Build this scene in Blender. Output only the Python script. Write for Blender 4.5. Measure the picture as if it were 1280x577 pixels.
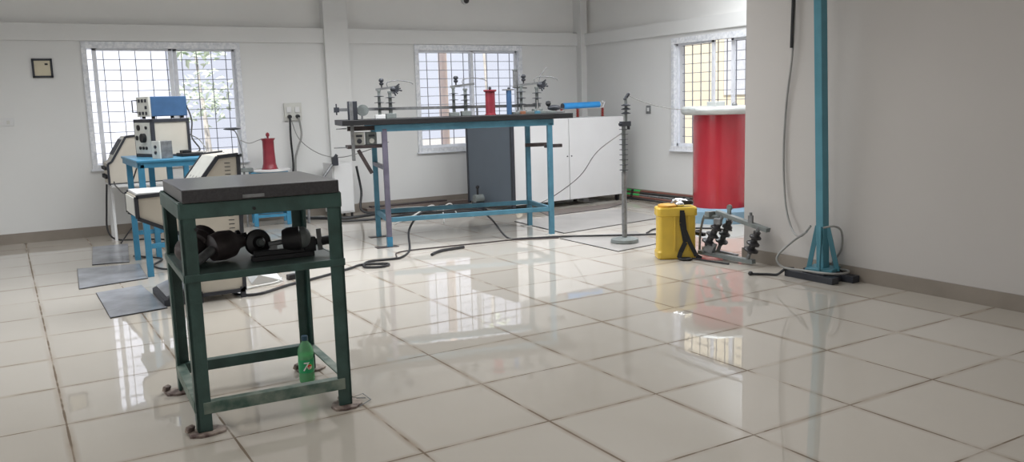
import bpy, bmesh, math, random
from mathutils import Vector, Matrix
random.seed(7)
for o in list(bpy.data.objects): bpy.data.objects.remove(o)
SC = bpy.context.scene
COL = SC.collection
R = math.radians
# ------------------------------------------------------------------ camera
YAW, PITCH, ROLL, FPX = 0.534538, 0.148235, -0.0297161, 1067.06
CAMZ = 1.364
cy, sy, cp, sp = math.cos(YAW), math.sin(YAW), math.cos(PITCH), math.sin(PITCH)
fwd = Vector((sy*cp, cy*cp, -sp)); rgt = Vector((cy, -sy, 0)); upv = rgt.cross(fwd)
r_ = math.cos(ROLL)*rgt + math.sin(ROLL)*upv
u_ = -math.sin(ROLL)*rgt + math.cos(ROLL)*upv
cam = bpy.data.cameras.new('camera'); camo = bpy.data.objects.new('camera', cam); COL.objects.link(camo)
cam.sensor_fit = 'HORIZONTAL'; cam.sensor_width = 36; cam.lens = FPX/1280*36; cam.clip_start = .05; cam.clip_end = 200
M4 = Matrix(((r_.x, u_.x, -fwd.x, 0), (r_.y, u_.y, -fwd.y, 0), (r_.z, u_.z, -fwd.z, CAMZ), (0, 0, 0, 1)))
camo.matrix_world = M4
SC.camera = camo
# ------------------------------------------------------------------ exposure, sky, sun, lights
SC.view_settings.view_transform = 'Standard'; SC.view_settings.look = 'None'
SC.view_settings.gamma = 1; SC.view_settings.use_curve_mapping = False
SC.view_settings.exposure = 0.0
W = bpy.data.worlds.new('sky'); SC.world = W; W.use_nodes = True
bg = W.node_tree.nodes['Background']; bg.inputs[0].default_value = (.85, .885, 1.0, 1); bg.inputs[1].default_value = 1.0
def area(name, loc, rot, sx, sy_, power, col=(1, 1, 1), spread=180):
    l = bpy.data.lights.new(name, 'AREA'); l.shape = 'RECTANGLE'; l.size = sx; l.size_y = sy_; l.energy = power; l.color = col
    l.spread = R(spread)
    o = bpy.data.objects.new(name, l); o.location = loc; o.rotation_euler = rot; COL.objects.link(o); return o
sun = bpy.data.lights.new('sun', 'SUN'); sun.energy = 5.0; sun.angle = R(3); sun.color = (1, .96, .9)
so = bpy.data.objects.new('sun', sun); COL.objects.link(so)
so.rotation_euler = Vector((.45, .62, -.64)).to_track_quat('-Z', 'Y').to_euler()
CEIL = 3.35
area('overhead_fill_far', (3.3, 7.1, CEIL-.03), (0, 0, 0), 2.4, 2.0, 115, (.95, .975, 1), 150)  # added overhead fill for the far part of the room, no fitting modelled
area('overhead_fill_right', (6.3, 6.4, CEIL-.03), (0, 0, 0), 1.8, 2.0, 112, (.94, .97, 1), 160)  # unseen fill, added to brighten the far right wall
area('overhead_fill_left', (0.6, 7.0, CEIL-.03), (0, 0, 0), 3.2, 2.4, 70, (.96, .98, 1), 150)  # added fill from above for the left side of the room
area('overhead_fill_near', (1.0, 2.6, CEIL-.03), (0, 0, 0), 5.0, 3.2, 45, (1, .975, .94), 160)  # added overhead fill that lifts the near floor
area('left_daylight_fill', (-3.9, 4.5, 1.6), (0, R(-90), 0), 1.5, 5.0, 58, (.96, .98, 1))  # fill lamp added before the closed left wall, window there is unseen
area('rear_fill', (1.0, -2.9, 1.6), (R(90), 0, 0), 4.5, 1.5, 22, (1, .98, .96))  # weak fill added behind the camera, the rear wall has no window
# ------------------------------------------------------------------ materials
def mat(name, col, rough=.5, metal=0, noise=0, nscale=8, bump=0, bscale=60, spec=.5, trans=0, ior=1.45, col2=None, coat=0):
    m = bpy.data.materials.new(name); m.use_nodes = True; nt = m.node_tree; b = nt.nodes['Principled BSDF']
    b.inputs['Roughness'].default_value = rough; b.inputs['Metallic'].default_value = metal
    b.inputs['Specular IOR Level'].default_value = spec; b.inputs['IOR'].default_value = ior
    b.inputs['Transmission Weight'].default_value = trans; b.inputs['Coat Weight'].default_value = coat
    tc = nt.nodes.new('ShaderNodeTexCoord')
    n = nt.nodes.new('ShaderNodeTexNoise'); n.inputs['Scale'].default_value = nscale; n.inputs['Detail'].default_value = 5
    nt.links.new(tc.outputs['Object'], n.inputs['Vector'])
    rp = nt.nodes.new('ShaderNodeValToRGB'); rp.color_ramp.elements[0].position = .35; rp.color_ramp.elements[1].position = .65
    c2 = col2 if col2 else tuple(c*(1-noise) for c in col)
    rp.color_ramp.elements[0].color = (*c2, 1); rp.color_ramp.elements[1].color = (*col, 1)
    nt.links.new(n.outputs['Fac'], rp.inputs['Fac']); nt.links.new(rp.outputs['Color'], b.inputs['Base Color'])
    if bump:
        n2 = nt.nodes.new('ShaderNodeTexNoise'); n2.inputs['Scale'].default_value = bscale
        nt.links.new(tc.outputs['Object'], n2.inputs['Vector'])
        bp = nt.nodes.new('ShaderNodeBump'); bp.inputs['Strength'].default_value = bump; bp.inputs['Distance'].default_value = .01
        nt.links.new(n2.outputs['Fac'], bp.inputs['Height']); nt.links.new(bp.outputs['Normal'], b.inputs['Normal'])
    return m
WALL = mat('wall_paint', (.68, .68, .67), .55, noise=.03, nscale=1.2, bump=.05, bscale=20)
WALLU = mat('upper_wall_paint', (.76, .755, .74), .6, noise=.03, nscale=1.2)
WALLN = mat('near_wall_dimmed', (.50, .475, .455), .55, noise=.04, nscale=.9)  # dimness of the wall turned from the light, put into a darker colour
CEILM = mat('ceiling_paint', (.7, .7, .69), .7, noise=.02)
SKIRT = mat('skirting_tile', (.27, .235, .20), .3, noise=.15, nscale=4)
ALU = mat('window_film_white', (.80, .81, .83), .35, noise=0, nscale=30, col2=(.60, .62, .66))
SASH = mat('sash_white', (.78, .80, .85), .35, noise=.12, nscale=14)
GRILL = mat('grille_steel', (.20, .21, .25), .5)
GREEN = mat('green_paint', (.040, .088, .076), .38, noise=.35, nscale=9, bump=.1, bscale=90)
GREENW = mat('worn_green_paint', (.20, .24, .20), .5, nscale=13, col2=(.05, .10, .08))
GRAN = mat('black_granite', (.045, .042, .045), .28, noise=.35, nscale=120)
SHELF = mat('shelf_paint', (.05, .075, .068), .35, noise=.3, nscale=14)
BLUE = mat('blue_paint', (.05, .225, .37), .4, noise=.2, nscale=10)
BLUED = mat('dusty_blue_paint', (.08, .225, .315), .45, noise=.25, nscale=9)
TEAL = mat('pole_blue_paint', (.085, .26, .33), .4, noise=.15, nscale=6)
PURP = mat('purple_grey_paint', (.14, .13, .18), .35, noise=.3, nscale=9)
BEIGE = mat('instrument_beige', (.55, .51, .44), .5, noise=.06, nscale=6)
PANEL = mat('panel_offwhite', (.60, .60, .56), .45, noise=.08, nscale=12)
TRIM = mat('trim_charcoal', (.035, .038, .048), .45, noise=.15, nscale=20)
BLACK = mat('black_rubber', (.015, .015, .017), .5, noise=.2, nscale=30)
BLACKG = mat('black_glaze', (.035, .033, .036), .35, noise=.3, nscale=12)
DBROWN = mat('brown_glaze', (.075, .06, .06), .45, noise=.4, nscale=14)
DWOOD = mat('dark_wood', (.06, .045, .045), .5, noise=.4, nscale=15)
STEEL = mat('galvanised_steel', (.24, .245, .25), .45, .4, noise=.35, nscale=25)
GREYP = mat('grey_paint', (.19, .21, .205), .5, noise=.25, nscale=18)
CHROME = mat('polished_metal', (.75, .75, .76), .18, 1, noise=.1, nscale=10)
WHITE = mat('white_enamel', (.66, .66, .66), .35, noise=.04, nscale=3)
CABS = mat('cabinet_grey_side', (.115, .14, .17), .5, noise=.06, nscale=3)
BLUEI = mat('blue_case', (.05, .12, .25), .4, noise=.15, nscale=12)
BLUET = mat('bright_blue_tube', (.04, .30, .70), .3, noise=.1, nscale=12)
RED = mat('red_gloss', (.40, .028, .042), .22, noise=.12, nscale=3, coat=.3)
REDD = mat('dark_red', (.26, .03, .045), .35, noise=.2, nscale=12)
REDI = mat('red_insulator', (.42, .07, .055), .3, noise=.2, nscale=20)
TOR = mat('torus_grey', (.52, .54, .53), .32, .25, noise=.1, nscale=6)
BASEB = mat('pale_blue_base', (.20, .32, .42), .5, noise=.15, nscale=6)
YELL = mat('yellow_plastic', (.68, .46, .06), .38, noise=.12, nscale=8)
OCHRE = mat('ochre_cap', (.62, .33, .05), .45, noise=.2, nscale=10)
WOODS = mat('brown_stick', (.22, .08, .06), .4, noise=.3, nscale=10)
GRNT = mat('green_tape', (.05, .50, .12), .4)
CABLE = mat('black_cable', (.02, .02, .022), .45)
CABLEG = mat('grey_cable', (.30, .30, .29), .5, noise=.2)
CABLEW = mat('white_cable', (.6, .6, .58), .5)
MATM = mat('rubber_mat_glare', (.34, .355, .39), .22, noise=.4, nscale=3, bump=.15, bscale=25)  # black rubber, its glare lightened into the base colour
MATL = mat('pale_floor_mat', (.40, .38, .36), .12, noise=.15, nscale=2)
MATB = mat('brown_floor_mat', (.16, .125, .11), .35, noise=.2, nscale=4)
FILTH = mat('dirty_foot_pad', (.34, .28, .24), .7, nscale=22, col2=(.08, .05, .045), bump=.4, bscale=60)
PAPER = mat('paper_scrap', (.55, .53, .50), .7, noise=.3, nscale=20)
PICB = mat('plaque_cream', (.62, .56, .42), .5, noise=.05)
COP = mat('copper_bits', (.45, .20, .12), .35, .7)
LEAFM = mat('leaf', (.80, .90, .72), .6, noise=.3, nscale=6)  # washed-out outdoor brightness put into the pale green
TRUNK = mat('trunk', (.72, .68, .62), .8, noise=.3)
CREAMB = mat('cream_facade', (.95, .85, .64), .8, noise=.1, nscale=1.2)
PALEB = mat('pale_facade', (.80, .84, .95), .8, noise=.06, nscale=.8)
ORNG = mat('orange_pipe', (.92, .74, .66), .6, noise=.1)
GROUND = mat('outside_ground', (.62, .60, .55), .9, noise=.1)
def glass():
    m = bpy.data.materials.new('window_glass'); m.use_nodes = True; nt = m.node_tree; nt.nodes.clear()
    o = nt.nodes.new('ShaderNodeOutputMaterial'); t = nt.nodes.new('ShaderNodeBsdfTransparent'); g = nt.nodes.new('ShaderNodeBsdfGlossy')
    t.inputs[0].default_value = (.98, .985, .995, 1); g.inputs['Roughness'].default_value = .05
    mx = nt.nodes.new('ShaderNodeMixShader'); mx.inputs[0].default_value = .03
    nt.links.new(t.outputs[0], mx.inputs[1]); nt.links.new(g.outputs[0], mx.inputs[2])
    nt.links.new(mx.outputs[0], o.inputs[0]); return m
GLASS = glass()
def thin(name, col, mixf=.5, rough=.15):
    m = bpy.data.materials.new(name); m.use_nodes = True; nt = m.node_tree; nt.nodes.clear()
    o = nt.nodes.new('ShaderNodeOutputMaterial'); t = nt.nodes.new('ShaderNodeBsdfTransparent'); p = nt.nodes.new('ShaderNodeBsdfPrincipled')
    t.inputs[0].default_value = (*col, 1); p.inputs['Base Color'].default_value = (*col, 1); p.inputs['Roughness'].default_value = rough
    mx = nt.nodes.new('ShaderNodeMixShader'); mx.inputs[0].default_value = mixf
    nt.links.new(t.outputs[0], mx.inputs[1]); nt.links.new(p.outputs[0], mx.inputs[2]); nt.links.new(mx.outputs[0], o.inputs[0]); return m
PET = thin('green_bottle_plastic', (.42, .82, .52), .35, .12)
LIQ = thin('green_drink', (.10, .62, .28), .7, .1)
LABG = mat('bottle_label_green', (.03, .42, .16), .35, noise=.2, nscale=40)
CAPB = mat('dark_blue_cap', (.03, .08, .13), .4)
LWHT = mat('label_white', (.85, .88, .85), .4)
LRED = mat('label_red', (.75, .06, .04), .4)
LYEL = mat('label_yellow', (.8, .75, .1), .4)

def floor_mat():
    m = bpy.data.materials.new('polished_floor_tiles'); m.use_nodes = True; nt = m.node_tree; b = nt.nodes['Principled BSDF']; L = nt.links.new
    def N(t, **k):
        n = nt.nodes.new(t)
        for a, v in k.items(): setattr(n, a, v)
        return n
    def math_(op, a, b_=None, c=None):
        n = N('ShaderNodeMath', operation=op)
        for i, v in enumerate((a, b_, c)):
            if v is None: continue
            if isinstance(v, (int, float)): n.inputs[i].default_value = v
            else: L(v, n.inputs[i])
        return n.outputs[0]
    g = N('ShaderNodeNewGeometry'); s = N('ShaderNodeSeparateXYZ'); L(g.outputs['Position'], s.inputs[0])
    ns = N('ShaderNodeTexNoise'); ns.inputs['Scale'].default_value = 2.0; ns.inputs['Detail'].default_value = 6; L(g.outputs['Position'], ns.inputs['Vector'])
    def cell(v, ph, w):
        t = math_('DIVIDE', math_('SUBTRACT', v, ph), w); fr = math_('FRACT', t); fl = math_('FLOOR', t)
        d = math_('MULTIPLY', math_('MINIMUM', fr, math_('SUBTRACT', 1.0, fr)), w); return d, fl
    dx, ix = cell(s.outputs[0], .128, .597); dy, iy = cell(s.outputs[1], -.07, .6085)
    cmb = N('ShaderNodeCombineXYZ'); L(ix, cmb.inputs[0]); L(iy, cmb.inputs[1])
    wn = N('ShaderNodeTexWhiteNoise'); L(cmb.outputs[0], wn.inputs['Vector'])
    d = math_('MINIMUM', dx, dy)
    n3 = N('ShaderNodeTexNoise'); n3.inputs['Scale'].default_value = 5; n3.inputs['Detail'].default_value = 4; L(g.outputs['Position'], n3.inputs['Vector'])
    wid = math_('MULTIPLY_ADD', n3.outputs['Fac'], .011, -.0013)
    line = math_('LESS_THAN', d, wid)
    halo = math_('MULTIPLY', math_('SUBTRACT', 1.0, math_('MINIMUM', math_('DIVIDE', d, .03), 1.0)), math_('MAXIMUM', math_('MULTIPLY_ADD', ns.outputs['Fac'], 3.6, -1.25), 0.0))
    base = N('ShaderNodeMix', data_type='RGBA'); base.inputs['A'].default_value = (.43, .395, .345, 1); base.inputs['B'].default_value = (.505, .47, .42, 1)
    L(math_('MULTIPLY_ADD', wn.outputs['Value'], .5, math_('MULTIPLY', ns.outputs['Fac'], .4)), base.inputs['Factor'])
    m2 = N('ShaderNodeMix', data_type='RGBA'); L(base.outputs['Result'], m2.inputs['A']); m2.inputs['B'].default_value = (.30, .24, .18, 1); L(math_('MULTIPLY', halo, .75), m2.inputs['Factor'])
    lf = math_('MULTIPLY', line, math_('MINIMUM', math_('MAXIMUM', math_('MULTIPLY_ADD', n3.outputs['Fac'], 4.5, -1.35), .3), 1.0)); m3 = N('ShaderNodeMix', data_type='RGBA'); L(m2.outputs['Result'], m3.inputs['A']); m3.inputs['B'].default_value = (.17, .135, .105, 1); L(lf, m3.inputs['Factor'])
    L(m3.outputs['Result'], b.inputs['Base Color'])
    rg = math_('ADD', math_('MULTIPLY_ADD', ns.outputs['Fac'], .03, .006), math_('MULTIPLY', line, .25))
    L(rg, b.inputs['Roughness']); b.inputs['IOR'].default_value = 1.95; L(math_('MULTIPLY', math_('SUBTRACT', 1.0, line), .55), b.inputs['Specular IOR Level'])
    # each tile very slightly out of plane, so reflections break at the joints
    wn2 = N('ShaderNodeVectorMath', operation='SUBTRACT'); L(wn.outputs['Color'], wn2.inputs[0]); wn2.inputs[1].default_value = (.5, .5, .5)
    sc = N('ShaderNodeVectorMath', operation='MULTIPLY'); L(wn2.outputs[0], sc.inputs[0]); sc.inputs[1].default_value = (.0018, .0018, 0)
    ad = N('ShaderNodeVectorMath', operation='ADD'); L(g.outputs['Normal'], ad.inputs[0]); L(sc.outputs[0], ad.inputs[1])
    nm = N('ShaderNodeVectorMath', operation='NORMALIZE'); L(ad.outputs[0], nm.inputs[0])
    bp = N('ShaderNodeBump'); bp.inputs['Strength'].default_value = .012; bp.inputs['Distance'].default_value = .02
    n4 = N('ShaderNodeTexNoise'); n4.inputs['Scale'].default_value = 6; L(g.outputs['Position'], n4.inputs['Vector']); L(n4.outputs['Fac'], bp.inputs['Height']); L(nm.outputs[0], bp.inputs['Normal'])
    L(bp.outputs['Normal'], b.inputs['Normal'])
    return m
FLOOR = floor_mat()

# ------------------------------------------------------------------ mesh helpers
class MB:
    def __init__(s): s.b = bmesh.new()
    def _xf(s, vs, m): bmesh.ops.transform(s.b, matrix=m, verts=vs)
    def box(s, c, d, rz=0, rx=0, ry=0):
        v = bmesh.ops.create_cube(s.b, size=1)['verts']
        m = Matrix.Translation(c) @ Matrix.Rotation(rz, 4, 'Z') @ Matrix.Rotation(ry, 4, 'Y') @ Matrix.Rotation(rx, 4, 'X') @ Matrix.Diagonal((*d, 1))
        s._xf(v, m); return s
    def bb(s, x0, x1, y0, y1, z0, z1): return s.box(((x0+x1)/2, (y0+y1)/2, (z0+z1)/2), (abs(x1-x0), abs(y1-y0), abs(z1-z0)))
    def bar(s, p0, p1, w, h=None, up=(0, 0, 1)):
        p0, p1 = Vector(p0), Vector(p1); h = h or w; d = (p1-p0); L = d.length; z = d.normalized(); up = Vector(up)
        if abs(z.dot(up)) > .98: up = Vector((0, 1, 0))
        x = up.cross(z).normalized(); y = z.cross(x)
        m = Matrix(((x.x, y.x, z.x, 0), (x.y, y.y, z.y, 0), (x.z, y.z, z.z, 0), (0, 0, 0, 1)))
        v = bmesh.ops.create_cube(s.b, size=1)['verts']
        s._xf(v, Matrix.Translation((p0+p1)/2) @ m @ Matrix.Diagonal((w, h, L, 1))); return s
    def cyl(s, p0, p1, r0, r1=None, n=20):
        p0, p1 = Vector(p0), Vector(p1); r1 = r0 if r1 is None else r1; d = p1-p0
        v = bmesh.ops.create_cone(s.b, cap_ends=True, segments=n, radius1=r0, radius2=r1, depth=d.length)['verts']
        q = d.to_track_quat('Z', 'Y').to_matrix().to_4x4()
        s._xf(v, Matrix.Translation((p0+p1)/2) @ q); return s
    def sph(s, c, r, sc=(1, 1, 1), n=14, rz=0, ry=0):
        v = bmesh.ops.create_uvsphere(s.b, u_segments=n*2, v_segments=n, radius=r)['verts']
        s._xf(v, Matrix.Translation(c) @ Matrix.Rotation(rz, 4, 'Z') @ Matrix.Rotation(ry, 4, 'Y') @ Matrix.Diagonal((*sc, 1))); return s
    def lathe(s, prof, p0=(0, 0, 0), axis=(0, 0, 1), n=24):
        p0 = Vector(p0); q = Vector(axis).to_track_quat('Z', 'Y').to_matrix(); rings = []
        for r, z in prof:
            rings.append([s.b.verts.new(p0 + q @ Vector((r*math.cos(2*math.pi*i/n), r*math.sin(2*math.pi*i/n), z))) for i in range(n)])
        for a, b in zip(rings, rings[1:]):
            for i in range(n): s.b.faces.new((a[i], a[(i+1) % n], b[(i+1) % n], b[i]))
        if prof[0][0] > 1e-4: s.b.faces.new(rings[0][::-1])
        if prof[-1][0] > 1e-4: s.b.faces.new(rings[-1])
        return s
    def prism(s, poly, a0, a1, plane='xz'):
        def P(u, v, w): return (u, w, v) if plane == 'xz' else ((u, v, w) if plane == 'xy' else (w, u, v))
        A = [s.b.verts.new(P(u, v, a0)) for u, v in poly]; B = [s.b.verts.new(P(u, v, a1)) for u, v in poly]; n = len(poly)
        s.b.faces.new(A); s.b.faces.new(B[::-1])
        for i in range(n): s.b.faces.new((A[i], B[i], B[(i+1) % n], A[(i+1) % n]))
        return s
    def tube(s, pts, r, n=8, smooth=6):
        P = [Vector(p) for p in pts]; Q = []
        if len(P) > 2 and smooth > 1:
            E = [P[0]*2-P[1]] + P + [P[-1]*2-P[-2]]
            for i in range(1, len(E)-2):
                for k in range(smooth):
                    t = k/smooth; a, b, c, d = E[i-1], E[i], E[i+1], E[i+2]
                    Q.append(.5*((2*b) + (c-a)*t + (2*a-5*b+4*c-d)*t*t + (3*b-a-3*c+d)*t**3))
            Q.append(P[-1])
        else: Q = P
        rings = []; prev = None
        for i, p in enumerate(Q):
            t = (Q[min(i+1, len(Q)-1)] - Q[max(i-1, 0)]).normalized()
            if prev is None: x = t.cross(Vector((0, 0, 1)) if abs(t.z) < .9 else Vector((1, 0, 0))).normalized()
            else: x = (prev - t*prev.dot(t)).normalized()
            prev = x; y = t.cross(x)
            rings.append([s.b.verts.new(p + r*(math.cos(2*math.pi*k/n)*x + math.sin(2*math.pi*k/n)*y)) for k in range(n)])
        for a, b in zip(rings, rings[1:]):
            for i in range(n): s.b.faces.new((a[i], b[i], b[(i+1) % n], a[(i+1) % n]))
        s.b.faces.new(rings[0]); s.b.faces.new(rings[-1][::-1]); return s
    def torus(s, c, R0, r, n=48, m=14, sz=1):
        c = Vector(c); V = [[s.b.verts.new(c+Vector(((R0+r*math.cos(b))*math.cos(a), (R0+r*math.cos(b))*math.sin(a), r*sz*math.sin(b)))) for b in [2*math.pi*j/m for j in range(m)]] for a in [2*math.pi*i/n for i in range(n)]]
        for i in range(n):
            for j in range(m): s.b.faces.new((V[i][j], V[(i+1) % n][j], V[(i+1) % n][(j+1) % m], V[i][(j+1) % m]))
        return s
    def build(s, name, m, parent=None, bevel=0, smooth=True, label=None):
        bmesh.ops.recalc_face_normals(s.b, faces=s.b.faces)
        me = bpy.data.meshes.new(name); s.b.to_mesh(me); s.b.free()
        me.materials.append(m)
        if smooth:
            for p in me.polygons: p.use_smooth = True
            try: me.set_sharp_from_angle(angle=R(35))
            except Exception: pass
        o = bpy.data.objects.new(name, me); COL.objects.link(o)
        if parent: o.parent = parent
        if bevel:
            bv = o.modifiers.new('bevel', 'BEVEL'); bv.width = bevel; bv.segments = 2; bv.limit_method = 'ANGLE'; bv.angle_limit = R(50)
        if label: o['label'] = label
        return o
def tag(o, label=None, cat=None, group=None, kind=None):
    if label: o['label'] = label
    if cat: o['category'] = cat
    if group: o['group'] = group
    if kind: o['kind'] = kind
    return o
def thing(name, label, cat, loc=(0, 0, 0), rz=0, group=None):
    o = bpy.data.objects.new(name, None); COL.objects.link(o); o.location = loc; o.rotation_euler = (0, 0, rz); o.empty_display_size = .1
    return tag(o, label, cat, group)
def struct(name, mb, m, bevel=0): return tag(mb.build(name, m, None, bevel, smooth=False), kind='structure')
def copy_tree(o, parent=None):
    kids = [c for c in bpy.data.objects if c.parent == o]
    c = o.copy(); COL.objects.link(c); c.parent = parent
    for k in kids: copy_tree(k, c)
    return c

# ------------------------------------------------------------------ room shell
BY, FX, NX, NY = 10.75, 7.686, 5.30, 5.117      # back wall, far right wall, near right wall, where the near wall ends
LX, RY = -4.0, -3.0
T = .22
struct('floor', MB().bb(LX-T, FX+T, RY-T, BY+T, -.1, 0), FLOOR)
struct('ceiling', MB().bb(LX-T, FX+T, RY-T, BY+T, CEIL, CEIL+.15), CEILM)
struct('wall_left', MB().bb(LX-T, LX, RY-T, BY+T, 0, CEIL), WALL)
struct('wall_rear', MB().bb(LX, FX+T, RY-T, RY, 0, CEIL), WALL)
def wall_windows(name, a0, a1, wins, box):
    m = MB(); zt = 2.19
    e = a0
    for (w0, w1, z0, z1) in wins:
        box(m, e, w0, 0, zt); box(m, w0, w1, 0, z0); 
        if z1 < zt: box(m, w0, w1, z1, zt)
        e = w1
    box(m, e, a1, 0, zt)
    return struct(name, m, WALL)
W1 = (.87, 2.60, .76, 2.185); W2 = (4.91, 6.61, .735, 2.185); W3 = (6.95, 8.72, .69, 2.14)
wall_windows('wall_back', LX, FX+T, [W1, W2], lambda m, a, b, z0, z1: m.bb(a, b, BY, BY+T, z0, z1))
wall_windows('wall_right_far', NY, BY, [W3], lambda m, a, b, z0, z1: m.bb(FX, FX+T, a, b, z0, z1))
struct('trim_1', MB().bb(LX, FX, BY-.03, BY+T, 2.19, 2.372), WALL)            # lintel band, back
struct('trim_2', MB().bb(FX-.03, FX+T, NY, BY-.03, 2.19, 2.36), WALL)         # lintel band, far right
struct('wall_upper_back', MB().bb(LX, FX+T, BY+.08, BY+T, 2.372, CEIL), WALLU)
struct('wall_upper_right', MB().bb(FX+.08, FX+T, NY, BY, 2.36, CEIL), WALLU)
struct('trim_3', MB().bb(3.655, 3.975, BY-.06, BY+.1, 0, CEIL), WALL)       # pillar
struct('trim_4', MB().bb(7.585, 7.70, BY-.12, BY+.1, 0, CEIL), WALL)         # corner pillar
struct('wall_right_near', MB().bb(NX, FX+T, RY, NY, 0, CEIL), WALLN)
struct('baseboard_back', MB().bb(LX, FX, BY-.012, BY, 0, .115), SKIRT)
struct('baseboard_right_far', MB().bb(FX-.012, FX, NY, BY, 0, .115), SKIRT)
struct('baseboard_right_near', MB().bb(NX-.012, NX, RY, NY+.012, 0, .105).bb(NX, FX, NY, NY+.012, 0, .105), SKIRT)
struct('baseboard_pillar', MB().bb(3.645, 3.985, BY-.072, BY-.02, 0, .115), SKIRT)

def window(n, a0, a1, z0, z1, org, ax, sashes, vb, hb, glassfrom=0, extra=0):
    """built in a local frame: u along the wall, v outwards, z up"""
    e = bpy.data.objects.new('window_%d' % n, None); COL.objects.link(e); e.location = org; e.rotation_euler = (0, 0, ax); tag(e, kind='structure')
    f = MB(); t = .055
    f.bb(a0, a0+t, -.02, .09, z0+.05, z1-.075).bb(a1-t, a1, -.02, .09, z0+.05, z1-.075).bb(a0, a1, -.02, .09, z1-.075, z1).bb(a0, a1, -.03, .09, z0, z0+.05)
    f.build('window_frame', ALU, e, 0, smooth=False)
    MB().bb(a0-.02, a1+.02, -.045, .0, z0-.02, z0+.004).build('window_sill', SASH, e, .004)
    for i, (s0, s1, v) in enumerate(sashes):
        m = MB(); w = .045
        m.bb(s0, s0+w, v, v+.03, z0+.05, z1-.07).bb(s1-w, s1, v, v+.03, z0+.05, z1-.07).bb(s0, s1, v, v+.03, z0+.05, z0+.09).bb(s0, s1, v, v+.03, z1-.10, z1-.07)
        so_ = m.build('window_sash', SASH, e, .003, smooth=False)
        MB().bb(s0+w, s1-w, v+.012, v+.017, z0+.09, z1-.10).build('pane', GLASS, so_)
    g = MB()
    k = 0; z = z0+.05
    while z < z1-.06: g.bb(a0+.03, a1-.03, .15, .158, z, z+.007); z += hb
    u = a0+.06
    while u < a1-.04: g.bb(u, u+.008, .15, .16, z0, z1); u += vb
    g.build('window_grille', GRILL, e)
    return e
window(1, W1[0], W1[1], W1[2], W1[3], (0, BY, 0), 0, [(.98, 1.83, .03), (1.84, 2.56, .06)], .17, .118)
window(2, W2[0], W2[1], W2[2], W2[3], (0, BY, 0), 0, [(4.95, 5.83, .03), (5.78, 6.57, .06)], .19, .118)
# third window sits in the far right wall: local u runs along -y
window(3, -W3[1], -W3[0], W3[2], W3[3], (FX, 0, 0), R(-90), [(-8.68, -7.98, .03), (-7.72, -6.99, .06)], .155, .118)

# ------------------------------------------------------------------ outside
struct('ground_outside', MB().bb(-20, 40, BY+T+.02, 45, -.6, -.5).bb(FX+T+.02, 40, -15, BY+T+.02, -.6, -.5), GROUND)
def bldg(label, x0, x1, y0, y1, h, m, wins, face):
    t = thing('building', label, 'building', ((x0+x1)/2, (y0+y1)/2, -.5))
    cx, cy_ = (x0+x1)/2, (y0+y1)/2
    MB().bb(x0-cx, x1-cx, y0-cy_, y1-cy_, 0, h).build('wall', m, t)
    MB().bb(x0-cx-.1, x1-cx+.1, y0-cy_-.1, y1-cy_+.1, h, h+.15).build('parapet', WHITE, t)
    for (a, z) in wins:
        if face == 'x': MB().bb(x0-cx-.03, x0-cx+.01, a-cy_, a-cy_+.9, z, z+1).build('window', SASH, t)
        else: MB().bb(a-cx, a-cx+.9, y0-cy_-.03, y0-cy_+.01, z, z+1).build('window', SASH, t)
    return t
bldg('cream yellow house outside the window behind the red cylinder', 11.0, 13.0, 8.0, 15.5, 4.2, CREAMB, [(12.8, 1.9), (10.2, 1.9)], 'x')
bldg('pale blue-white house outside the left window', -1.5, 2.6, 16.0, 19, 4.6, PALEB, [(-.6, 1.6)], 'y')
def leafm(cx_, cy_, cz_, rr, n, size, seed):
    rd = random.Random(seed); m = MB()
    for i in range(n):
        v = Vector((rd.gauss(0, 1), rd.gauss(0, 1), rd.gauss(0, 1))); v = v.normalized()*(rd.random()**.4)*rr
        c = Vector((cx_, cy_, cz_)) + Vector((v.x, v.y, v.z*.9))
        a = Vector((rd.gauss(0, 1), rd.gauss(0, 1), rd.gauss(0, .6))).normalized(); b = a.orthogonal().normalized()
        L = size*(.7+.6*rd.random()); w = L*.42
        vs = [m.b.verts.new(c+a*t*L+b*s_*w+Vector((0, 0, -abs(t)*L*.3))) for t, s_ in ((-.5, 0), (-.1, .5), (.5, 0), (-.1, -.5))]
        m.b.faces.new(vs)
    return m
def tree(loc, h, rr, n, label, seed, size=.16):
    t = thing('tree', label, 'tree', loc)
    MB().tube([(0, 0, 0), (.04, .02, h*.5), (-.03, 0, h)], .022).build('trunk', TRUNK, t)
    leafm(0, 0, h, rr, n, size, seed).build('foliage', LEAFM, t, smooth=False)
tree((2.72, 13.6, -.5), 2.1, .50, 130, 'bright green leafy shrub outside the right half of the left window', 3)
tree((2.86, 14.6, -.5), 2.9, .40, 70, 'overexposed pale thin-leaved tree top outside the left window, above the shrub', 5, .2)
tree((7.15, 12.8, -.5), 3.0, .30, 26, 'small green spray of leaves high outside the middle window', 8, .18)
tag(MB().cyl((6.05, 12.2, -.5), (6.05, 12.2, 3.6), .07).cyl((6.05, 12.2, 1.2), (6.05, 12.2, 1.3), .08).build('drain_pipe', ORNG), 'salmon orange vertical pipe outside the middle window', 'pipe')

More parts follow.
